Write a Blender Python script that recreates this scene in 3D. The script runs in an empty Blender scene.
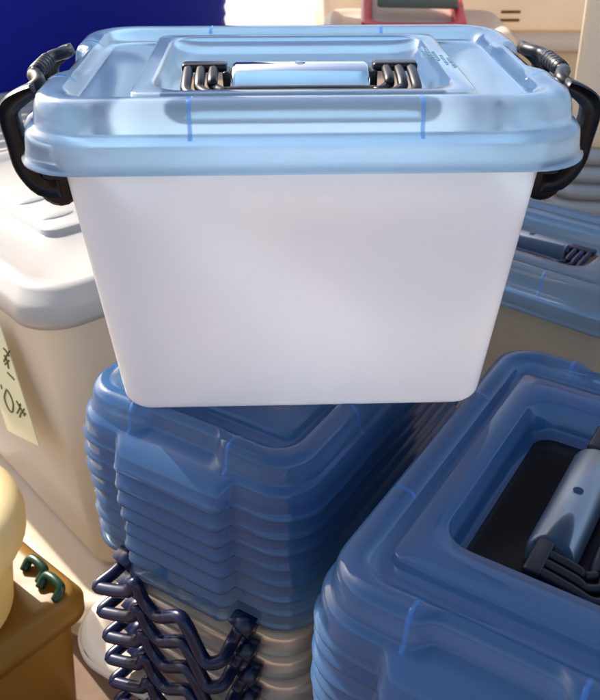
import bpy, math, random
from mathutils import Vector, Matrix
random.seed(7)
R = math.radians
C = bpy.context.scene.collection
scene = bpy.context.scene

# ------------------------------------------------------------------ camera, sky, sun, exposure
cam_d = bpy.data.cameras.new('camera'); cam = bpy.data.objects.new('camera', cam_d); C.objects.link(cam)
cam.location = (0, 0, 0); cam.rotation_euler = (R(90 - 31), 0, 0)
cam_d.sensor_fit = 'VERTICAL'; cam_d.sensor_height = 24; cam_d.lens = 24 * 800 / 700
cam_d.dof.use_dof = True; cam_d.dof.focus_distance = 0.64; cam_d.dof.aperture_fstop = 9.0
cam_d.clip_start = 0.02; cam_d.clip_end = 500
scene.camera = cam
SUN_EL, SUN_AZ = 37.0, 135.0            # azimuth measured counter-clockwise from +X (to the back left)
world = bpy.data.worlds.new('World'); scene.world = world; world.use_nodes = True
wn = world.node_tree.nodes; wl = world.node_tree.links
sky = wn.new('ShaderNodeTexSky'); sky.sky_type = 'NISHITA'; sky.sun_disc = False
sky.sun_elevation = R(SUN_EL); sky.sun_rotation = R(90 - SUN_AZ)
sky.dust_density = 3.0; sky.air_density = 1.0; sky.ozone_density = 1.0
bg = wn['Background']; bg.inputs['Strength'].default_value = 0.10
wl.new(sky.outputs[0], bg.inputs[0])
sun_d = bpy.data.lights.new('sun', 'SUN'); sun_d.energy = 3.2; sun_d.angle = R(0.6); sun_d.color = (1.0, 0.94, 0.85)
sun = bpy.data.objects.new('sun', sun_d); C.objects.link(sun)
sd = Vector((math.cos(R(SUN_AZ)) * math.cos(R(SUN_EL)), math.sin(R(SUN_AZ)) * math.cos(R(SUN_EL)), math.sin(R(SUN_EL))))
sun.rotation_euler = sd.to_track_quat('Z', 'Y').to_euler(); sun.location = (-2, 3, 4)
scene.view_settings.view_transform = 'Standard'; scene.view_settings.look = 'None'
scene.view_settings.exposure = 1.58; scene.view_settings.gamma = 1.0
scene.cycles.transparent_max_bounces = 48; scene.cycles.max_bounces = 16
scene.cycles.transmission_bounces = 14; scene.cycles.sample_clamp_indirect = 5.0; scene.cycles.diffuse_bounces = 12

# ------------------------------------------------------------------ materials
def nodes(name):
    m = bpy.data.materials.new(name); m.use_nodes = True
    nt = m.node_tree; nt.nodes.clear()
    return m, nt, nt.nodes, nt.links
def noise_bump(nt, scale, strength, dist=0.002, stretch=None):
    tc = nt.nodes.new('ShaderNodeTexCoord'); n = nt.nodes.new('ShaderNodeTexNoise'); b = nt.nodes.new('ShaderNodeBump')
    n.inputs['Scale'].default_value = scale; n.inputs['Detail'].default_value = 4
    if stretch:
        mp = nt.nodes.new('ShaderNodeMapping'); mp.inputs['Scale'].default_value = stretch
        nt.links.new(tc.outputs['Object'], mp.inputs[0]); nt.links.new(mp.outputs[0], n.inputs[0])
    else:
        nt.links.new(tc.outputs['Object'], n.inputs[0])
    b.inputs['Strength'].default_value = strength; b.inputs['Distance'].default_value = dist
    nt.links.new(n.outputs[0], b.inputs['Height'])
    return b, n, tc
def sheet_plastic(name, diff, transl, tint, clear, trans_mix=0.5, rough=0.18, bump=0.15, mottling=0.08, edge=0.35, smooth_scale=9, gloss_k=1.0, seams=None):
    """moulded translucent plastic sheet: diffuse + translucent + clear share + gloss, denser where it is seen edge on"""
    m, nt, N, L = nodes(name)
    b, n0, tc = noise_bump(nt, smooth_scale, bump)
    out = N.new('ShaderNodeOutputMaterial')
    d = N.new('ShaderNodeBsdfDiffuse'); t = N.new('ShaderNodeBsdfTranslucent'); tr = N.new('ShaderNodeBsdfRefraction'); tr.inputs['IOR'].default_value = 1.2; tr.inputs['Roughness'].default_value = 0.3
    g = N.new('ShaderNodeBsdfGlossy'); g.inputs['Roughness'].default_value = rough
    # mottled dust and density
    n = N.new('ShaderNodeTexNoise'); n.inputs['Scale'].default_value = 14; n.inputs['Detail'].default_value = 6
    L.new(tc.outputs['Object'], n.inputs[0])
    mx = N.new('ShaderNodeMixRGB'); mx.blend_type = 'MIX'
    mx.inputs[1].default_value = (*[c * (1 - mottling) for c in diff], 1); mx.inputs[2].default_value = (*[min(1, c * (1 + mottling)) for c in diff], 1)
    L.new(n.outputs[0], mx.inputs[0]); L.new(mx.outputs[0], d.inputs[0])
    t.inputs[0].default_value = (*transl, 1); tr.inputs[0].default_value = (*tint, 1)
    m1 = N.new('ShaderNodeMixShader'); m1.inputs[0].default_value = trans_mix
    L.new(d.outputs[0], m1.inputs[1]); L.new(t.outputs[0], m1.inputs[2])
    lw = N.new('ShaderNodeLayerWeight'); lw.inputs['Blend'].default_value = 0.35
    mr = N.new('ShaderNodeMapRange'); mr.inputs['From Min'].default_value = 0; mr.inputs['From Max'].default_value = 1
    mr.inputs['To Min'].default_value = clear; mr.inputs['To Max'].default_value = clear * (1 - edge)
    L.new(lw.outputs['Facing'], mr.inputs['Value'])
    m2 = N.new('ShaderNodeMixShader'); L.new(mr.outputs[0], m2.inputs[0]); L.new(m1.outputs[0], m2.inputs[1]); L.new(tr.outputs[0], m2.inputs[2])
    fr = N.new('ShaderNodeFresnel'); fr.inputs['IOR'].default_value = 1.45
    fk = N.new('ShaderNodeMath'); fk.operation = 'MULTIPLY'; fk.inputs[1].default_value = gloss_k
    L.new(fr.outputs[0], fk.inputs[0])
    m3 = N.new('ShaderNodeMixShader'); L.new(fk.outputs[0], m3.inputs[0]); L.new(m2.outputs[0], m3.inputs[1]); L.new(g.outputs[0], m3.inputs[2])
    for q in (d, g): L.new(b.outputs[0], q.inputs['Normal'])
    L.new(b.outputs[0], fr.inputs['Normal'])
    if seams:      # moulded reinforcing ribs across the rim: narrow denser-blue bands with a slight relief
        sx = N.new('ShaderNodeSeparateXYZ'); L.new(tc.outputs['Object'], sx.inputs[0])
        def op(o, a, b=None):
            q = N.new('ShaderNodeMath'); q.operation = o
            for k, v in enumerate((a, b)):
                if v is None: continue
                if isinstance(v, (int, float)): q.inputs[k].default_value = v
                else: L.new(v, q.inputs[k])
            return q.outputs[0]
        ax, ay = op('ABSOLUTE', sx.outputs[0]), op('ABSOLUTE', sx.outputs[1])
        def band(c, at):
            r = N.new('ShaderNodeMapRange'); r.interpolation_type = 'SMOOTHSTEP'
            r.inputs['From Min'].default_value = .0009; r.inputs['From Max'].default_value = .0021; r.inputs['To Min'].default_value = 1; r.inputs['To Max'].default_value = 0
            L.new(op('ABSOLUTE', op('SUBTRACT', c, at)), r.inputs['Value']); return r.outputs[0]
        up = op('MULTIPLY', op('GREATER_THAN', sx.outputs[2], .0275), op('GREATER_THAN', sx.outputs[2], .0275))
        mk = op('MAXIMUM', op('MULTIPLY', band(ax, .078), op('GREATER_THAN', ay, .1035)), op('MULTIPLY', band(ay, .056), op('GREATER_THAN', ax, .1660)))
        mk = op('MULTIPLY', mk, up)
        b2 = N.new('ShaderNodeBump'); b2.inputs['Strength'].default_value = 0.35; b2.inputs['Distance'].default_value = .0008
        L.new(mk, b2.inputs['Height']); L.new(b.outputs[0], b2.inputs['Normal'])
        for q in (d, g, fr): L.new(b2.outputs[0], q.inputs['Normal'])
        dd = N.new('ShaderNodeBsdfDiffuse'); dd.inputs[0].default_value = (*seams, 1); dt = N.new('ShaderNodeBsdfTranslucent'); dt.inputs[0].default_value = (.22, .55, 1, 1)
        md = N.new('ShaderNodeMixShader'); md.inputs[0].default_value = 0.6; L.new(dd.outputs[0], md.inputs[1]); L.new(dt.outputs[0], md.inputs[2])
        m4 = N.new('ShaderNodeMixShader'); L.new(op('MULTIPLY', mk, .8), m4.inputs[0]); L.new(m2.outputs[0], m4.inputs[1]); L.new(md.outputs[0], m4.inputs[2])
        L.new(m4.outputs[0], m3.inputs[1])
    L.new(m3.outputs[0], out.inputs[0])
    return m
def solid(name, col, rough=0.4, bump=0.1, scale=60, var=0.12, spec=0.5, trans=0.0, bump_dist=0.001):
    m, nt, N, L = nodes(name)
    b, n, tc = noise_bump(nt, scale, bump, bump_dist)
    out = N.new('ShaderNodeOutputMaterial'); p = N.new('ShaderNodeBsdfPrincipled')
    n2 = N.new('ShaderNodeTexNoise'); n2.inputs['Scale'].default_value = 7; n2.inputs['Detail'].default_value = 6
    L.new(tc.outputs['Object'], n2.inputs[0])
    mx = N.new('ShaderNodeMixRGB'); mx.inputs[1].default_value = (*[c * (1 - var) for c in col], 1); mx.inputs[2].default_value = (*[min(1, c * (1 + var)) for c in col], 1)
    L.new(n2.outputs[0], mx.inputs[0]); L.new(mx.outputs[0], p.inputs['Base Color'])
    rr = N.new('ShaderNodeMapRange'); rr.inputs['To Min'].default_value = rough * 0.8; rr.inputs['To Max'].default_value = min(1, rough * 1.25)
    L.new(n.outputs[0], rr.inputs['Value']); L.new(rr.outputs[0], p.inputs['Roughness'])
    p.inputs['Specular IOR Level'].default_value = spec
    L.new(b.outputs[0], p.inputs['Normal'])
    if trans:
        t = N.new('ShaderNodeBsdfTranslucent'); L.new(mx.outputs[0], t.inputs[0])
        ms = N.new('ShaderNodeMixShader'); ms.inputs[0].default_value = trans
        L.new(p.outputs[0], ms.inputs[1]); L.new(t.outputs[0], ms.inputs[2]); L.new(ms.outputs[0], out.inputs[0])
    else:
        L.new(p.outputs[0], out.inputs[0])
    return m
M = {}
M['lid'] = sheet_plastic('blue lid plastic', (0.13, 0.29, 0.58), (0.65, 0.83, 1.0), (0.60, 0.84, 1.0), 0.44, trans_mix=0.72, rough=0.11, bump=0.1, gloss_k=1.15, seams=(0.08, 0.30, 0.78))
M['grip'] = sheet_plastic('shaded grip plastic', (0.08, 0.13, 0.20), (0.20, 0.28, 0.40), (0.60, 0.72, 0.85), 0.30, trans_mix=0.72, rough=0.40, gloss_k=0.4)  # darker than the lid blue: shade on these grips is put into the colour
M['lid_deep'] = sheet_plastic('dense blue plastic', (0.10, 0.34, 0.80), (0.26, 0.60, 1.0), (0.3, 0.6, 1.0), 0.15, trans_mix=0.65, rough=0.2)
M['emboss'] = sheet_plastic('moulded letters', (0.22, 0.40, 0.52), (0.3, 0.5, 0.62), (0.5, 0.7, 0.8), 0.1)
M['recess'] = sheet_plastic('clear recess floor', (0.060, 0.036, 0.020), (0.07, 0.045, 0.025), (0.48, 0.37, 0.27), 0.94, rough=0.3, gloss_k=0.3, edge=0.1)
M['body'] = sheet_plastic('frosted white plastic', (0.89, 0.85, 0.86), (0.96, 0.92, 0.94), (0.95, 0.95, 0.97), 0.0, trans_mix=0.55, rough=0.38, bump=0.05, mottling=0.05, edge=0.6)
M['nest'] = sheet_plastic('frosted beige plastic', (0.62, 0.50, 0.35), (0.66, 0.53, 0.38), (0.9, 0.86, 0.8), 0.12, trans_mix=0.4, rough=0.35, bump=0.05, mottling=0.04)
M['white'] = solid('white plastic', (0.50, 0.475, 0.44), 0.32, 0.05, 25, 0.04, trans=0.25)
M['warm'] = solid('warm white plastic', (0.86, 0.76, 0.62), 0.35, 0.06, 20, 0.06, trans=0.42)
M['navy'] = solid('navy black plastic', (0.004, 0.006, 0.030), 0.27, 0.06, 90, 0.2, spec=0.42)
M['black'] = solid('black plastic', (0.006, 0.005, 0.007), 0.36, 0.06, 90, 0.2, spec=0.35)
M['bluebin'] = solid('dark blue plastic', (0.003, 0.011, 0.25), 0.5, 0.05, 40, 0.1, spec=0.2)
M['yellow'] = solid('yellow plastic', (0.72, 0.60, 0.33), 0.38, 0.05, 20, 0.08, trans=0.35)
M['amber'] = solid('amber plastic', (0.33, 0.175, 0.028), 0.4, 0.05, 20, 0.25, trans=0.4)
M['green'] = solid('green plastic', (0.005, 0.038, 0.020), 0.35, 0.05, 40, 0.1)
M['greygreen'] = solid('grey green foam', (0.14, 0.17, 0.13), 0.8, 0.3, 120, 0.2)
M['red'] = solid('red plastic', (0.55, 0.012, 0.03), 0.35, 0.05, 40, 0.08)
M['card'] = solid('cream paper', (0.72, 0.68, 0.44), 0.8, 0.15, 200, 0.06)
M['ink'] = solid('olive ink', (0.10, 0.075, 0.01), 0.7, 0.05, 200, 0.3)
M['floor'] = solid('dusty brown concrete', (0.16, 0.10, 0.065), 0.85, 0.5, 30, 0.3, bump_dist=0.004)

# ------------------------------------------------------------------ mesh helpers
def mesh_obj(name, verts, faces, mats, parent=None, fmat=None, smooth=True, loc=None):
    me = bpy.data.meshes.new(name); me.from_pydata([tuple(v) for v in verts], [], faces); me.update()
    for m in (mats if isinstance(mats, (list, tuple)) else [mats]): me.materials.append(m)
    if fmat:
        for p, i in zip(me.polygons, fmat): p.material_index = i
    if smooth:
        for p in me.polygons: p.use_smooth = True
    o = bpy.data.objects.new(name, me); C.objects.link(o)
    if parent: o.parent = parent
    if loc: o.location = loc
    return o
def tag(o, label=None, cat=None, group=None, kind=None):
    if label: o['label'] = label
    if cat: o['category'] = cat
    if group: o['group'] = group
    if kind: o['kind'] = kind
    return o
def thing(name, label, cat, loc=(0, 0, 0), rz=0.0, group=None):
    o = bpy.data.objects.new(name, None); C.objects.link(o); o.location = loc; o.rotation_euler = (0, 0, rz)
    o.empty_display_size = 0.05
    return tag(o, label, cat, group)
class MB:
    def __init__(s): s.v = []; s.f = []; s.m = []
    def add(s, v, f, mi=0):
        k = len(s.v); s.v += [tuple(x) for x in v]; s.f += [tuple(i + k for i in q) for q in f]; s.m += [mi] * len(f)
    def box(s, c, d, mi=0, rot=None, bev=0.0):
        x, y, z = d[0] / 2, d[1] / 2, d[2] / 2
        b = min(bev, x * .9, y * .9, z * .9)
        if b <= 0:
            vs = [Vector((sx * x, sy * y, sz * z)) for sz in (-1, 1) for sx, sy in ((-1, -1), (1, -1), (1, 1), (-1, 1))]
            fs = [(3, 2, 1, 0), (4, 5, 6, 7), (0, 1, 5, 4), (1, 2, 6, 5), (2, 3, 7, 6), (3, 0, 4, 7)]
            if rot: vs = [rot @ v for v in vs]
            s.add([v + Vector(c) for v in vs], fs, mi); return
        rg = []
        for (i, zz) in ((b, -z), (b * .3, -z + b * .3), (0, -z + b), (0, z - b), (b * .3, z - b * .3), (b, z)):
            rg.append(rring(x - i, y - i, b, zz, 2, 2, 4))
        vs = [Vector(p) for r in rg for p in r]
        if rot: vs = [rot @ v for v in vs]
        n = len(rg[0]); fs = loft_faces(len(rg), n); fs.append(tuple(range(n))[::-1]); fs.append(tuple((len(rg) - 1) * n + i for i in range(n)))
        s.add([v + Vector(c) for v in vs], fs, mi)
    def tube(s, pts, rad, n=10, mi=0, caps=True, flat=None):
        pts = [Vector(p) for p in pts]; rads = rad if isinstance(rad, (list, tuple)) else [rad] * len(pts)
        T = []
        for i in range(len(pts)):
            a = pts[max(0, i - 1)]; b = pts[min(len(pts) - 1, i + 1)]; T.append((b - a).normalized())
        ref = Vector((0, 0, 1)) if abs(T[0].z) < .9 else Vector((1, 0, 0))
        nv = (ref - T[0] * ref.dot(T[0])).normalized(); vs = []
        for i, p in enumerate(pts):
            nv = (nv - T[i] * nv.dot(T[i])).normalized(); bv = T[i].cross(nv)
            for k in range(n):
                a = 2 * math.pi * k / n
                vs.append(p + nv * (math.cos(a) * rads[i]) + bv * (math.sin(a) * rads[i] * (flat or 1)))
        fs = loft_faces(len(pts), n)
        if caps: fs += [tuple(range(n))[::-1], tuple((len(pts) - 1) * n + k for k in range(n))]
        s.add(vs, fs, mi)
    def ball(s, c, r, mi=0, nu=14, nv=9, sc=(1, 1, 1)):
        vs = []; fs = []
        for j in range(nv + 1):
            ph = math.pi * j / nv
            for i in range(nu):
                th = 2 * math.pi * i / nu
                vs.append((c[0] + r * sc[0] * math.sin(ph) * math.cos(th), c[1] + r * sc[1] * math.sin(ph) * math.sin(th), c[2] - r * sc[2] * math.cos(ph)))
        s.add(vs, loft_faces(nv + 1, nu), mi)
    def build(s, name, mats, parent=None, smooth=True, loc=None):
        return mesh_obj(name, s.v, s.f, mats, parent, s.m, smooth, loc)
def loft_faces(nr, n, closed=True):
    return [(j * n + i, j * n + (i + 1) % n, (j + 1) * n + (i + 1) % n, (j + 1) * n + i) for j in range(nr - 1) for i in range(n if closed else n - 1)]
def rring(a, b, r, z, nx=18, ny=56, nc=9):
    """rounded rectangle, counter-clockwise from the front left corner's end"""
    r = max(1e-4, min(r, a - 1e-4, b - 1e-4)); P = []
    for i in range(nx): P.append((-(a - r) + 2 * (a - r) * i / nx, -b, z))
    for i in range(nc): t = -math.pi / 2 + math.pi / 2 * i / nc; P.append((a - r + r * math.cos(t), -(b - r) + r * math.sin(t), z))
    for i in range(ny): P.append((a, -(b - r) + 2 * (b - r) * i / ny, z))
    for i in range(nc): t = math.pi / 2 * i / nc; P.append((a - r + r * math.cos(t), b - r + r * math.sin(t), z))
    for i in range(nx): P.append((a - r - 2 * (a - r) * i / nx, b, z))
    for i in range(nc): t = math.pi / 2 + math.pi / 2 * i / nc; P.append((-(a - r) + r * math.cos(t), b - r + r * math.sin(t), z))
    for i in range(ny): P.append((-a, b - r - 2 * (b - r) * i / ny, z))
    for i in range(nc): t = math.pi + math.pi / 2 * i / nc; P.append((-(a - r) + r * math.cos(t), -(b - r) + r * math.sin(t), z))
    return P
def sstep(x, a, b):
    t = max(0, min(1, (x - a) / (b - a))); return t * t * (3 - 2 * t)
def catmull(pts, sub=5):
    pts = [Vector(p) for p in pts]; out = []
    for i in range(len(pts) - 1):
        p0 = pts[max(0, i - 1)]; p1 = pts[i]; p2 = pts[i + 1]; p3 = pts[min(len(pts) - 1, i + 2)]
        for k in range(sub):
            t = k / sub
            out.append(0.5 * ((2 * p1) + (p2 - p0) * t + (2 * p0 - 5 * p1 + 4 * p2 - p3) * t * t + (3 * p1 - p0 - 3 * p2 + p3) * t ** 3))
    out.append(pts[-1]); return out

W, D, HT = 0.40, 0.275, 0.057
RIM = [(.0040, .0010, .043), (.0004, .0000, .045), (-.0014, .0010, .045), (-.0015, .0028, .045), (.0006, .0046, .045), (.0013, .0110, .045), (.0021, .0195, .0445), (.0030, .0252, .044), (.0055, .0286, .042),
       (.0078, .0302, .041), (.0092, .0325, .040), (.0100, .0405, .040), (.0112, .0480, .039), (.0142, .0540, .037), (.0190, .0566, .034), (.0250, .0568, .030), (.0305, .0548, .026), (.0350, .0500, .022), (.0372, .0450, .020)]
def lid_mesh(s, pa=.057, pb=.045, tw=.064, sw=.048, ra=.035, rb=.022, depth=.034, name='lid_shell', parent=None, mats=None, tabs=True, recess=True, lx=.078, plat=.053, ribs=False):
    """snap-on lid: hanging skirt with pads at the short ends, rounded rim, channel, raised plateau and handle recess"""
    mb = MB(); rings = []
    for (ins, z, r) in RIM:
        P = rring(W / 2 - ins, D / 2 - ins, r, z)
        if tabs:
            Q = []
            for (x, y, zz) in P:
                if abs(x) > W / 2 - ins - .002:
                    sg = 1 if x > 0 else -1
                    if z < .031:
                        q = min(1, max(0, (abs(y) - (tw - .010)) / .012)); k = math.sqrt(max(0, 1 - q * q))     # pad with rounded ends
                        x += sg * (.0150 - .0055 * sstep(z, .004, .022) - .0075 * sstep(z, .018, .0305)) * k; zz -= .004 * k * (1 - sstep(z, .0, .01)) + .002 * k * sstep(z, .018, .029)
                    elif z < .0575:
                        k = 1 - sstep(abs(y), sw - .012, sw + .004)
                        x -= sg * .0095 * k * (1 - sstep(ins, .018, .03))
                Q.append((x, y, zz))
            P = Q
        rings.append(P)
    ca = W / 2 - pa; cb = D / 2 - pb
    rings.append(rring(W / 2 - .040, D / 2 - .040, .018, .0435))
    rings.append(rring(ca + .0022, cb + .0012, .012, .0432))
    rings.append(rring(ca + .0008, cb + .0005, .011, .0445))
    rings.append(rring(ca, cb, .010, plat - .001)); rings.append(rring(ca - .0015, cb - .0012, .0095, plat))
    if recess:
        a, b = ca - ra, cb - rb
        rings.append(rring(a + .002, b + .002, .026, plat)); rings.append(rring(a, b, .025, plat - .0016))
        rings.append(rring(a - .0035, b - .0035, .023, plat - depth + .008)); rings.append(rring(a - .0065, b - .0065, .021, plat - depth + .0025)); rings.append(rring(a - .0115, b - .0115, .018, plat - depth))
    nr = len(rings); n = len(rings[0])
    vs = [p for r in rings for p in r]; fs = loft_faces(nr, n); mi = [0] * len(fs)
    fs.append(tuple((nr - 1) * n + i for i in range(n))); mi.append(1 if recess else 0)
    mb.v = [tuple(c for c in v) for v in vs]; mb.f = fs; mb.m = mi
    if ribs:   # stiffening gussets that show through the rim as short deep-blue ticks
        prof = [(i - .0003, z + .0002) for i, z, _ in RIM[7:18]]
        prof_in = [(.030, .049), (.026, .047), (.022, .042), (.019, .036), (.016, .031)]
        poly = prof + prof_in
        def rib(fn):
            t = .0017; k = len(poly); v = [fn(i, z, -t) for i, z in poly] + [fn(i, z, t) for i, z in poly]
            mb.add(v, [tuple(range(k))[::-1], tuple(range(k, 2 * k))] + [(i, (i + 1) % k, k + (i + 1) % k, k + i) for i in range(k)], 2)
        for sx in (-1, 1):
            for sy in (-1, 1):
                rib(lambda i, z, t: (sx * lx + t, sy * (D / 2 - i), z))
                rib(lambda i, z, t: (sx * (W / 2 - i), sy * (sw + .010) + t, z))
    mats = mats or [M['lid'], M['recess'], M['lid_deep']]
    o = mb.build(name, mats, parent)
    o.scale = (s, s, s)
    return o
def handle(parent, s, hw=.089, mat=None, grip_half=.055, grip_mat=None):
    """folding bail of three ribs in the recess, with the moulded grip it folds round"""
    mb = MB()
    for k in range(3):
        w = hw - .0100 * k; yb = -.0475 + .0065 * k
        zt, zb = .0445, .034
        path = [(-w, .006, zt), (-w, -.004, zt), (-w, -.024, zt - .004), (-w + .001, yb + .009, zb + .002), (-w + .010, yb, zb), (-w + .022, yb - .001 + .002 * k, zb),
                (w - .022, yb - .001 + .002 * k, zb), (w - .010, yb, zb), (w - .001, yb + .009, zb + .002), (w, -.024, zt - .004), (w, -.004, zt), (w, .006, zt)]
        mb.tube(catmull(path, 4), .0042, 8)
    for sg in (-1, 1):
        mb.box((sg * (hw - .0125), .004, .0455), (.036, .013, .0085), bev=.0022)
        mb.box((sg * (hw - .0300), .002, .036), (.006, .020, .016), bev=.002)
    o = mb.build('carry_handle', mat or M['black'], parent); o.scale = (s, s, s)
    g = MB(); prof = []
    for i in range(15):
        a = math.pi * i / 14; prof.append((.0185 * math.cos(a), .033 + .0175 * math.sin(a)))
    prof = [(.0185, .0215)] + prof + [(-.0185, .0215)]
    vs = []
    L_ = [(-grip_half, .86), (-grip_half + .0015, .96), (-grip_half + .004, 1), (grip_half - .004, 1), (grip_half - .0015, .96), (grip_half, .86)]
    for x, q in L_:
        for (y, z) in prof: vs.append((x, y * q, .0215 + (z - .0215) * q))
    k = len(prof); fs = loft_faces(len(L_), k); fs += [tuple(range(k))[::-1], tuple((len(L_) - 1) * k + i for i in range(k))]
    g.add(vs, [f[::-1] for f in fs])
    dv = [(.0042 * math.cos(2 * math.pi * i / 16), .0042 * math.sin(2 * math.pi * i / 16), .0509) for i in range(16)]
    g.add(dv + [(x * .9, y * .9, .0512) for x, y, _ in dv], [(i, (i + 1) % 16, 16 + (i + 1) % 16, 16 + i) for i in range(16)] + [tuple(range(16, 32))])
    q = g.build('grip', grip_mat or M['grip'], parent); q.scale = (s, s, s)
    return o
def box_body(s, H, rings_top, top_in, bot_in, rt=.036, rb=.028, mat=None, name='body', parent=None, fillet=.012):
    mb = MB(); rings = [rring(W / 2 - i, D / 2 - i, r, z) for i, z, r in rings_top]
    for k in range(9):
        t = k / 8; z0 = rings_top[-1][1]; z = z0 + (-H + fillet - z0) * t
        rings.append(rring(W / 2 - (top_in + (bot_in - top_in) * t), D / 2 - (top_in + (bot_in - top_in) * t), rt + (rb - rt) * t, z))
    for k in range(1, 6):
        a = math.pi / 2 * k / 5
        ins = bot_in + fillet * (1 - math.cos(a)); rings.append(rring(W / 2 - ins, D / 2 - ins, max(.008, rb - fillet * (1 - math.cos(a))), -H + fillet - fillet * math.sin(a)))
    n = len(rings[0]); fs = [f[::-1] for f in loft_faces(len(rings), n)]; fs.append(tuple((len(rings) - 1) * n + i for i in range(n))[::-1])
    mb.add([p for r in rings for p in r], fs)
    o = mb.build(name, mat or M['body'], parent); o.scale = (s, s, s)
    return o

# ------------------------------------------------------------------ ground
FLOOR = -1.0
def ground():
    n = 40; vs = []; fs = []
    mesh = mesh_obj('ground', [(-60, -40, FLOOR), (60, -40, FLOOR), (60, 120, FLOOR), (-60, 120, FLOOR)], [(0, 1, 2, 3)], M['floor'], smooth=False)
    tag(mesh, kind='structure')
ground()

# ------------------------------------------------------------------ the main box
def latch_closed(parent, sg, mat):
    mb = MB(); o0 = W / 2
    def P(o, u, z): return (sg * (o0 + o - .0040), u, z + .005)
    half = [(-.012, -.064, -.040), (-.002, -.065, -.038), (.006, -.066, -.030), (.0130, -.066, -.018), (.0165, -.066, -.004), (.0185, -.066, .008), (.0185, -.066, .016), (.0155, -.065, .0225), (.007, -.062, .028), (-.003, -.052, .033), (.0, -.038, .0345), (.005, -.030, .0340), (.006, -.018, .0335)]
    path = half + [(o, -u, z) for o, u, z in half[::-1]]
    c = catmull(path[8:-8], 5); rad = []
    mb.tube([P(*p) for p in c], .0050, 10)
    for sg2 in (-1, 1):      # flat angular side arms
        cl = [(-.012, -.040), (.002, -.0385), (.0125, -.024), (.0155, -.006), (.0175, .012), (.0150, .0215), (.004, .0290), (-.004, .0325)]
        wd = [.0078, .0080, .0074, .0068, .0068, .0068, .0056, .0046]
        cw = catmull([(a_, b_, w_) for (a_, b_), w_ in zip(cl, wd)], 4); cl = [(v_.x, v_.y) for v_ in cw]; wd = [v_.z for v_ in cw]
        outl = []; inl = []
        for k in range(len(cl)):
            a = Vector(cl[max(0, k - 1)]); b2 = Vector(cl[min(len(cl) - 1, k + 1)]); d = (b2 - a).normalized(); nn = Vector((d.y, -d.x))
            outl.append(Vector(cl[k]) + nn * wd[k]); inl.append(Vector(cl[k]) - nn * wd[k])
        loop = outl + inl[::-1]; m_ = len(loop); cen = sum(loop, Vector((0, 0))) / m_
        vs = []
        for (uo, sh) in ((-.0065, .0012), (-.0053, .0), (.0053, .0), (.0065, .0012)):
            for k, q in enumerate(loop):
                kk = k if k < len(cl) else m_ - 1 - k; ctr = Vector(cl[kk]); q2 = q + (ctr - q).normalized() * sh
                vs.append(P(q2.x, sg2 * .064 + uo, q2.y))
        fs = loft_faces(4, m_)
        for base in (0, 3 * m_):
            for k in range(len(cl) - 1): fs.append((base + k, base + k + 1, base + m_ - 2 - k, base + m_ - 1 - k))
        mb.add(vs, fs)
    for u in (-.064, .064):
        mb.tube([P(-.010, u - .006, -.039), P(-.010, u - .0045, -.039), P(-.010, u + .0045, -.039), P(-.010, u + .006, -.039)], [.0125, .0155, .0155, .0125], 16)
    # finger grip with rings
    mb.tube([P(.006, -.022, .0335), P(.006, -.020, .0335), P(.006, .020, .0335), P(.006, .022, .0335)], [.004, .0062, .0062, .004], 12)
    for k in range(5):
        u = -.014 + .0070 * k
        mb.tube([P(.006, u - .0012, .0335), P(.006, u + .0012, .0335)], .0064, 12)
    return mb.build('latch', mat, parent)
box = thing('storage_box', 'clear frosted storage box with pale blue lid and black latches standing on the stacks', 'storage box', (0, .6580, -.1705), R(1.95))
box.rotation_euler = (R(1.75), 0, R(1.95))
box_body(.99, .2325, [(.008, .016, .040), (.016, .017, .040), (.0205, .020, .038), (.0215, .016, .037), (.0218, -.003, .036)], .0222, .0410, parent=box)
main_lid = lid_mesh(1, pa=.078, pb=.043, sw=.046, tw=.058, ra=.014, rb=.010, name='lid', parent=box)
h = handle(box, 1, grip_mat=M['lid'])
for o in box.children:
    if o.name.split('.')[0] in ('lid', 'carry_handle', 'grip'): o.scale = (.985, 1.02, .80)
latch_closed(box, -1, M['black']); latch_closed(box, 1, M['black'])
wr = MB()   # moulded lettering on the plateau's right end: slanted lines of small raised strokes
rnd = random.Random(3)
for row in range(5):
    x = .102 + row * .0042; y = .040 - row * .009
    for k in range(7):
        hgt = rnd.choice((.0012, .0018, .0024)); yy = y - k * .0045 - (0.0 if row < 3 else .004)
        wr.box((x, yy, .0534), (.0022, hgt, .0008))
        if rnd.random() < .6: wr.box((x - .0009, yy - .0012, .0534), (.0006, .0018, .0008))
wr.build('moulded_lettering', M['emboss'], box, smooth=False).scale = (.985, 1.02, .80)

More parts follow.
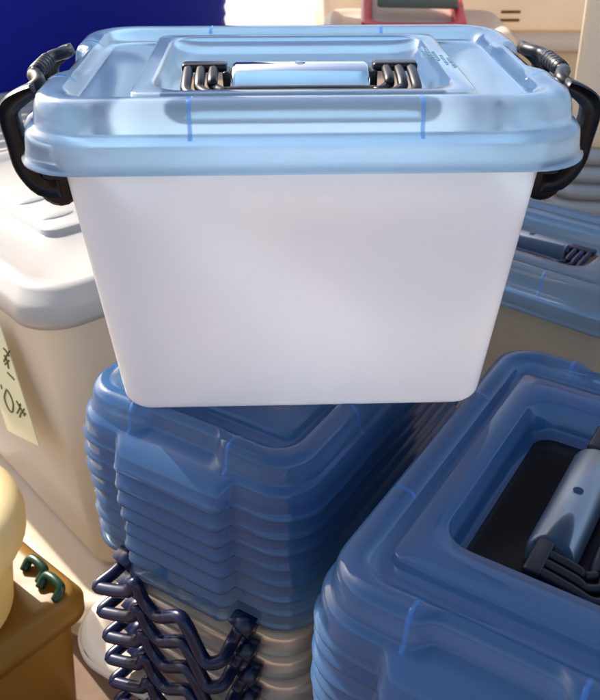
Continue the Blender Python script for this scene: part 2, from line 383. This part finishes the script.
# ------------------------------------------------------------------ the stacks
ORD = ['topmost', 'second', 'third', 'fourth', 'fifth', 'sixth', 'seventh', 'lowest']
def lid_stack(cx, cy, yaw, s, z0, n, dz, place, group, top_handle, jitter):
    shell = None
    for k in range(n):
        r = random.Random(100 + k + int(cx * 1000))
        t = thing('box_lid', f'{ORD[k] if k < n - 1 else "lowest"} blue lid {place}', 'lid',
                  (cx + r.uniform(-1, 1) * jitter * (k > 0), cy + r.uniform(-1, 1) * jitter * (k > 0), z0 - dz * k), R(yaw) + r.uniform(-1, 1) * jitter * 2 * (k > 0), group)
        if shell is None:
            shell = lid_mesh(s, parent=t)
        else:
            c = shell.copy(); C.objects.link(c); c.parent = t
        if k == 0 and top_handle: handle(t, s, hw=.094, mat=M['black'], grip_half=.064)
OPEN = [(.0066, .0770, .0245), (.0242, .0778, .0231), (.0396, .0819, .0199), (.0419, .0772, .0187), (.0396, .0401, .0335), (.0374, .0316, .0497), (.0374, .0238, .0304), (.0374, .0122, .0187), (.0385, .0008, .0193), (.0385, -.0237, .0352),
        (.0396, -.0340, .0298), (.0407, -.0432, .0141), (.0419, -.0526, -.0017), (.0419, -.0609, -.0050), (.0330, -.0702, -.0024), (.0132, -.0679, .0019), (.0068, -.0728, .0178)]
def latch_open(parent, s):
    mb = MB(); P = lambda o, u, z: (-(W / 2 + o), u, z - .010)
    c = catmull(OPEN, 4)
    mb.tube([P(*p) for p in c], .0068, 12)
    g = [P(*OPEN[7]), P(*OPEN[8]), P(*OPEN[9])]
    gc = catmull(g, 4); mb.tube(gc, .0064, 10)
    for k in range(6):
        a = Vector(gc[k + 1]); mb.ball(a + Vector((0, 0, -.0045)), .0034, nu=8, nv=5)
    # hinge blocks clipped under the rim
    for (o, u, z) in ((.004, -.074, .021), (.003, .077, .026)):
        q = MB()
        v = [P(-.012, u - .015, z + .012), P(-.012, u + .011, z + .012), P(.014, u + .010, z + .009), P(.018, u - .014, z + .008),
             P(-.012, u - .009, z - .016), P(-.012, u + .006, z - .016), P(.004, u + .005, z - .018), P(.006, u - .008, z - .018)]
        mb.add(v, [(0, 1, 2, 3), (7, 6, 5, 4), (0, 4, 5, 1), (1, 5, 6, 2), (2, 6, 7, 3), (3, 7, 4, 0)])
    o = mb.build('latch', M['navy'], parent); o.scale = (s, s, s); return o
def nest_stack(cx, cy, yaw, s, z0, n, dz, place, group, latches):
    src = None
    for k in range(n):
        r = random.Random(300 + k)
        t = thing('nested_box', f'{ORD[k] if k < n - 1 else "lowest"} of the nested beige boxes {place}', 'storage box',
                  (cx + r.uniform(-1, 1) * .0012, cy + r.uniform(-1, 1) * .0012, z0 - dz * k), R(yaw), group)
        if src is None:
            b = box_body(s, .20, [(.0100, -.0345, .045), (.0082, -.0350, .045), (.0070, -.019, .045), (.0060, -.012, .045), (.0055, .000, .045), (.008, .0022, .044), (.014, .002, .040), (.018, .0, .038)], .0200, .0410, mat=M['nest'], parent=t)
            src = [b]
            if latches: src.append(latch_open(t, s))
        else:
            for i, o in enumerate(src):
                c = o.copy(); C.objects.link(c); c.parent = t
LC = (-.011, .686); RC = (.210, .457)
lid_stack(LC[0], LC[1] + .0066, 58.1, .935, -.4522, 8, .0185, 'of the stack under the white box', 'blue lids stacked under the white box', False, .0016)
nest_stack(LC[0], LC[1] + .004, 58.1, .925, -.596, 7, .0350, 'hung with navy latches', 'nested boxes with navy latches', True)
lid_stack(RC[0] + .002, RC[1] + .010, 57.3, .970, -.4545, 8, .0165, 'of the shaded stack at front right', 'blue lids in the right stack', True, .0016)
nest_stack(RC[0] + .002, RC[1] + .010, 57.3, .96, -.588, 7, .0350, 'under the right lid stack', 'nested boxes in the right stack', False)

# white tub the nested stack stands in
def open_tub(name, label, cat, c, yaw, a, b, z_top, z_bot, mat, lip=.022, draft=.03, r=.06):
    t = thing(name, label, cat, (c[0], c[1], z_bot), R(yaw))
    h = z_top - z_bot; mb = MB(); rings = []
    for (i, z, rr) in ((-.002, h - .016, r), (-.004, h - .004, r), (-.002, h, r), (.003, h + .002, r - .003), (lip - .006, h + .001, r - lip * .8), (lip, h - .003, r - lip), (lip + .006, h - .012, r - lip - .004), (lip + .010, h - .05, r - lip - .004)):
        rings.append(rring(a - i, b - i, rr, z, 10, 10, 12))
    for k in range(1, 6):
        q = k / 5; rings.append(rring(a - lip - .010 - draft * q, b - lip - .010 - draft * q, r - lip - .004, (h - .05) * (1 - q) + .004 * q, 10, 10, 12))
    n = len(rings[0]); fs = [f[::-1] for f in loft_faces(len(rings), n)]; fs.append(tuple((len(rings) - 1) * n + i for i in range(n)))
    mb.add([p for g in rings for p in g], fs); mb.build('tub_wall', mat, t)
    rm = MB(); rr = []
    for (i, z) in ((-.0035, h - .019), (-.0062, h - .017), (-.0066, h - .008), (-.0045, h - .006)):
        rr.append(rring(a - i, b - i, r, z, 10, 10, 12))
    rm.add([p for g in rr for p in g], [f[::-1] for f in loft_faces(len(rr), n)]); rm.build('rim', mat, t)
    return t
open_tub('open_tub', 'open cream tub whose rounded rim shows behind the navy latches', 'tub', (-.017, .697), 58, .212, .161, -.735, FLOOR, M['warm'])

# ------------------------------------------------------------------ lidded boxes of the background
def lidded_box(name, label, cat, c, yaw, L, Wd, z_rim, z_bot, mat_lid, mat_body, pa=.10, pb=.08, plat=.052, overhang=.03, draft=.02, group=None, dents=False, s=1.0, r=.055, kind='plain'):
    t = thing(name, label, cat, (c[0], c[1], z_bot), R(yaw), group)
    h = z_rim - z_bot; a, b = L / 2, Wd / 2
    mb = MB()
    prof = [(.004, .001, r), (.0, .001, r), (-.001, .010, r), (.0, .024, r), (.003, .030, r), (.008, .034, r), (.012, .041, r), (.020, .046, r - .008), (.030, .045, r - .014), (.042, .039, r - .020), (.048, .036, r - .024)]
    rings = [rring(a - i, b - i, q, h + z, 12, 12, 12) for i, z, q in prof]
    ca, cb = a - pa, b - pb
    for (d, z, q) in ((.002, .036, .024), (.0, .037, .023), (-.001, .043, .022), (-.004, .0445, .020)):
        rings.append(rring(ca + d, cb + d, q, h + z, 12, 12, 12))
    n = len(rings[0]); fs = loft_faces(len(rings), n); fs.append(tuple((len(rings) - 1) * n + i for i in range(n)))
    mb.add([p for g in rings for p in g], fs)
    if dents:   # oval finger dents beside the plateau edge and ridges at its end
        for (x, y) in ((-ca + .040, .02), (-ca + .040, -.055), (-ca + .12, .03)):
            mb.ball((x, y, h + .0440), .016, nu=18, nv=8, sc=(1.6, .75, .22))
    mb.build('lid', mat_lid, t)
    bm = MB(); o2 = overhang
    rings = [rring(a - o2 - draft * q, b - o2 - draft * q, .040, h + .004 - (h - .002) * q, 12, 12, 12) for q in (0, .25, .5, .75, .97)]
    rings.append(rring(a - o2 - draft - .006, b - o2 - draft - .006, .036, .0, 12, 12, 12))
    fs = [f[::-1] for f in loft_faces(len(rings), n)]; fs.append(tuple((len(rings) - 1) * n + i for i in range(n))[::-1])
    bm.add([p for g in rings for p in g], fs); bm.build('body', mat_body, t)
    return t, h
def corner_centre(cor, yaw, L, Wd):
    e1 = Vector((math.cos(R(yaw)), math.sin(R(yaw)))); e2 = Vector((-e1.y, e1.x))
    return (cor[0] + e1.x * L / 2 + e2.x * Wd / 2, cor[1] + e1.y * L / 2 + e2.y * Wd / 2)
LCOR = (-.288, .762); LY = 42
cc = corner_centre(LCOR, LY, .36, .56)
left, lh = lidded_box('white_container', 'tall white container with a cream price card on its sunlit left side', 'container', cc, LY, .36, .56, -.447, -.885, M['white'], M['warm'], pa=.105, pb=.175, dents=True, overhang=.032)
cc2 = corner_centre((-.335, .745), LY, .40, .62)
lidded_box('low_container', 'low cream box underneath the tall white container', 'container', corner_centre((-.296, .735), LY, .40, .62), LY, .40, .62, -.931, FLOOR, M['warm'], M['warm'])
# price card standing off the container's left face, hand lettering facing out
def price_card():
    e1 = Vector((math.cos(R(LY)), math.sin(R(LY)), 0)); e2 = Vector((-e1.y, e1.x, 0))
    p0 = Vector((LCOR[0], LCOR[1], 0)) + e1 * .026
    def hit(px, py, off):
        X, U = (px - 300) / 800, (350 - py) / 800; c, s = math.cos(R(31)), math.sin(R(31))
        d = Vector((X, c + U * s, -s + U * c)); q = p0 - e1 * off
        return d * (q.dot(e1) / d.dot(e1))
    A, B = hit(1, 326, .004), hit(40, 446, .010); ax = (A - B).normalized()      # right edge, bottom to top
    nrm = -e1; nrm = (nrm - ax * nrm.dot(ax)).normalized(); le = ax.cross(nrm); le = le if le.dot(e2) > 0 else -le
    t = thing('price_card', 'cream price card with olive handwriting on the tall white container', 'price card', tuple(B))
    w, h = .12, (A - B).length
    mb = MB(); v = []
    for dz in (0, .0012):
        for (u, q) in ((0, 0), (w, .010), (w, h), (0, h)): v.append(le * u + ax * q + nrm * dz)
    mb.add(v, [(0, 1, 2, 3), (7, 6, 5, 4), (0, 4, 5, 1), (1, 5, 6, 2), (2, 6, 7, 3), (3, 7, 4, 0)])
    mb.build('card', M['card'], t, smooth=False)
    def stroke(px):
        st = MB()
        pts = []
        for p in px:
            X = hit(p[0], p[1], .010); d = X - B
            pts.append(le * d.dot(le) + ax * d.dot(ax) + nrm * .0016)
        st.tube(catmull(pts, 4), .0013, 6)
        st.build('pen_stroke', M['ink'], t)
    stroke([(1, 349), (4, 352), (7, 357)]); stroke([(7, 352), (4, 357), (2, 362)]); stroke([(2, 356), (5, 361), (7, 369)]); stroke([(7, 361), (3, 365)])
    stroke([(6, 373), (9, 376), (13, 380)])
    stroke([(5, 391), (4, 398), (8, 408), (12, 412), (13, 405), (10, 396), (6, 390), (5, 391)])
    stroke([(0, 385), (1, 389)])
    stroke([(16, 401), (19, 406), (22, 411), (25, 416)]); stroke([(20, 404), (19, 409), (17, 413)]); stroke([(24, 409), (21, 413), (20, 417)]); stroke([(23, 413), (26, 414)])
price_card()

# second white container behind, with ridged lid
t2, _ = lidded_box('ridged_container', 'white container with a ridged lid behind the tall one with the card', 'container', (-.592, 1.548), LY, .62, .43, -.47, FLOOR, M['white'], M['warm'])
rg = MB()
for k in range(9):
    y = -.19 + .0475 * k
    rg.tube([(-.27, y, .577), (.27, y, .577)], .010, 8)
rg.build('lid_ridges', M['white'], t2)
# dark blue ribbed bin
def ribbed_bin():
    t = thing('ribbed_bin', 'large dark blue bin with fine horizontal ribs at top left', 'bin', (-.630, 2.224, FLOOR), R(42))
    a, b, h = .40, .30, 1.75; mb = MB(); rings = []; k = 0; z = 0.0  # upper part, out of view, is stretched to shade the blue lidded box
    while z < h:
        rings.append(rring(a - .06 * (1 - z / h), b - .06 * (1 - z / h), .04, z, 8, 8, 8)); rings.append(rring(a - .06 * (1 - z / h) + .004, b - .06 * (1 - z / h) + .004, .04, z + .012, 8, 8, 8)); z += .030
    rings.append(rring(a, b, .04, h, 8, 8, 8)); rings.append(rring(a + .02, b + .02, .05, h, 8, 8, 8)); rings.append(rring(a + .02, b + .02, .05, h + .03, 8, 8, 8)); rings.append(rring(a - .01, b - .01, .04, h + .03, 8, 8, 8))
    n = len(rings[0]); fs = loft_faces(len(rings), n); fs.append(tuple(range(n))[::-1]); mb.add([p for g in rings for p in g], fs)
    mb.build('bin_wall', M['bluebin'], t)
ribbed_bin()
# sunlit white box lids at the far centre
lidded_box('far_box', 'sunlit white box behind the main box lid', 'storage box', (-.10, 3.2), 2, .95, 2.2, -.50, FLOOR, M['white'], M['white'])
lidded_box('lower_big_box', 'lower of the two big beige boxes behind the red tray', 'storage box', (.62, 2.48), 0, 1.22, .60, -.41, FLOOR, M['warm'], M['warm'])
bb, bh = lidded_box('upper_big_box', 'upper of the two big beige boxes, embossed with two short bars', 'storage box', (.62, 2.48), 0, 1.18, .56, .05, -.362, M['warm'], M['warm'], overhang=.01)
em = MB()
for k in range(2): em.box((-.078, -.2705, .048 - .020 * k), (.050, .004, .007), bev=.001)
em.build('embossed_mark', M['amber'], bb)
# red tray with grey-green foam
def red_tray():
    t = thing('red_tray', 'red rimmed shallow tray lying at the top behind the blue lid', 'tray', (.244, 1.90, -.272), R(-4))
    t.rotation_euler = (R(13), 0, R(-4))
    a, b = .105, .16; mb = MB(); rg = []
    for (i, z) in ((.018, .0), (.006, .001), (.0, .020), (-.004, .032), (.0, .036), (.014, .037), (.018, .032), (.020, .010)):
        rg.append(rring(a - i, b - i, .03, z, 4, 4, 8))
    n = len(rg[0]); fs = loft_faces(len(rg), n); fs.append(tuple(range(n))[::-1]); mb.add([p for g in rg for p in g], fs); mb.build('tray_rim', M['red'], t)
    fl = MB(); fl.box((0, 0, .008), (2 * a - .032, 2 * b - .032, .008), bev=.003); fl.build('tray_floor', M['warm'], t)
    g = MB(); g.box((0, 0, .014), (.17, .05, .024), bev=.006)
    o = g.build('foam_strip', M['greygreen'], None); o.location = (.252, 1.85, -.251); o.rotation_euler = (R(13), 0, R(-9))
    tag(o, 'grey green foam strip lying in the red tray', 'foam strip')
red_tray()
lidded_box('tray_support', 'low cream box carrying the red tray', 'storage box', (.26, 1.94), -4, .42, .36, -.338, FLOOR, M['warm'], M['warm'])

# pile of white ribbed lids with a box on top, right
ORD2 = 'first second third fourth fifth sixth seventh eighth ninth tenth eleventh twelfth thirteenth fourteenth fifteenth sixteenth seventeenth'.split()
def white_pile():
    cor = (.470, 1.42); yaw = -6; a_, b_ = .44, .40
    c = corner_centre(cor, yaw, a_, b_); z = FLOOR; k = 0; src = None; N_ = 17
    for k in range(N_):
        zz = -.46 - .033 * k
        t = thing('nested_tub', f'{ORD2[k]} white tub from the top of the ribbed pile at the right edge', 'tub', (c[0], c[1], zz), R(yaw + (.3 if k % 2 else -.2)), 'white tubs nested in a pile at the right edge')
        if src is None:
            mb = MB(); rings = [rring(a_ / 2 - i, b_ / 2 - i, .05, q, 6, 6, 10) for i, q in ((.004, 0), (.0, .001), (-.001, .012), (.001, .022), (.006, .028), (.016, .031), (.03, .030), (.04, .026))]
            n = len(rings[0]); fs = loft_faces(len(rings), n); fs.append(tuple((len(rings) - 1) * n + i for i in range(n))); mb.add([p for g in rings for p in g], fs)
            src = mb.build('tub_rim', M['white'], t)
        else:
            q = src.copy(); C.objects.link(q); q.parent = t
    lidded_box('corner_box', 'pale box standing on the pile of white tubs at the right edge', 'storage box', corner_centre((cor[0] - .006, cor[1] - .004), -17, .42, .40), -17, .42, .40, -.02, -.428, M['white'], M['warm'], overhang=.005, draft=.012)
white_pile()

# blue lidded box at right behind the stacks
RBC = (.311, .998); RBY = -41
rb = thing('lidded_box', 'beige storage box with blue lid and folded navy handle behind the right stack', 'storage box', (RBC[0], RBC[1], -.465), R(RBY))
lid_mesh(.93, parent=rb, name='lid', pa=.060); handle(rb, .93, hw=.088, mat=M['navy'])
box_body(.93, .2164, [(.008, .020, .040), (.016, .021, .040), (.0205, .020, .038), (.0215, .016, .037), (.0218, -.003, .036)], .0222, .0410, mat=M['nest'], parent=rb)
lidded_box('support_box', 'beige box underneath the blue lidded box at right', 'storage box', RBC, RBY, .40, .28, -.712, FLOOR, M['warm'], M['warm'], pa=.08, pb=.07)

# ------------------------------------------------------------------ bottom left: amber box, yellow bucket
AB = corner_centre((-.268, .690), 140, .30, .30)
ab = thing('amber_box', 'dark amber storage box with green handle clips in the bottom left corner', 'storage box', (0, 0, 0))
AY = 50
def amber():
    cor = Vector((-.262, .700)); e1 = Vector((math.cos(R(AY)), math.sin(R(AY))))      # front-right edge runs along -e1 from the corner
    e2 = Vector((-e1.y, e1.x)); c = cor - e1 * .15 + e2 * .16
    t = ab; t.location = (c.x, c.y, FLOOR); t.rotation_euler = (0, 0, R(AY))
    mb = MB(); a, b, h = .15, .16, .232
    rings = [rring(a - i, b - i, .03, z, 8, 8, 10) for i, z in ((.012, h - .036), (-.001, h - .036), (-.002, h - .016), (.004, h - .012), (.005, h - .004), (.010, h), (.022, h + .001), (.03, h - .002))]
    n = len(rings[0]); fs = loft_faces(len(rings), n); fs.append(tuple((len(rings) - 1) * n + i for i in range(n))); mb.add([p for g in rings for p in g], fs); mb.build('lid', M['amber'], t)
    bm = MB(); rings = [rring(a - i, b - i, .03, z, 8, 8, 10) for i, z in ((.012, h - .034), (.025, .006), (.032, 0))]
    fs = [f[::-1] for f in loft_faces(len(rings), n)]; fs.append(tuple(2 * n + i for i in range(n))[::-1]); bm.add([p for g in rings for p in g], fs); bm.build('body', M['amber'], t)
    for (x, y) in ((.112, -.126), (.116, -.086)):
        g = MB(); g.tube(catmull([(x, y - .016, h), (x + .01, y - .016, h + .011), (x + .012, y - .006, h + .015), (x + .012, y + .008, h + .015), (x + .01, y + .016, h + .011), (x, y + .016, h)], 4), .006, 8)
        g.build('clip', M['green'], t)
    g = MB(); g.box((-.06, -.166, h - .022), (.07, .016, .05), bev=.004); g.box((-.06, -.172, h + .002), (.06, .020, .008), bev=.003); g.build('side_clip', M['red'], t)
amber()
def bucket():
    t = thing('bucket', 'yellow plastic bucket with a bulging rounded rim at the left edge', 'bucket', (-.443, .660, FLOOR + .235))
    mb = MB(); prof = [(.0, 0), (.092, 0), (.096, .004), (.110, .094), (.111, .096), (.122, .100), (.129, .112), (.131, .128), (.128, .144), (.120, .154), (.108, .159), (.095, .157), (.088, .153), (.0, .153)]
    n = 48; vs = []
    for r, z in prof:
        for i in range(n): vs.append((max(r, .001) * math.cos(2 * math.pi * i / n), max(r, .001) * math.sin(2 * math.pi * i / n), z))
    mb.add(vs, loft_faces(len(prof), n)); mb.build('bucket_body', M['yellow'], t)
bucket()
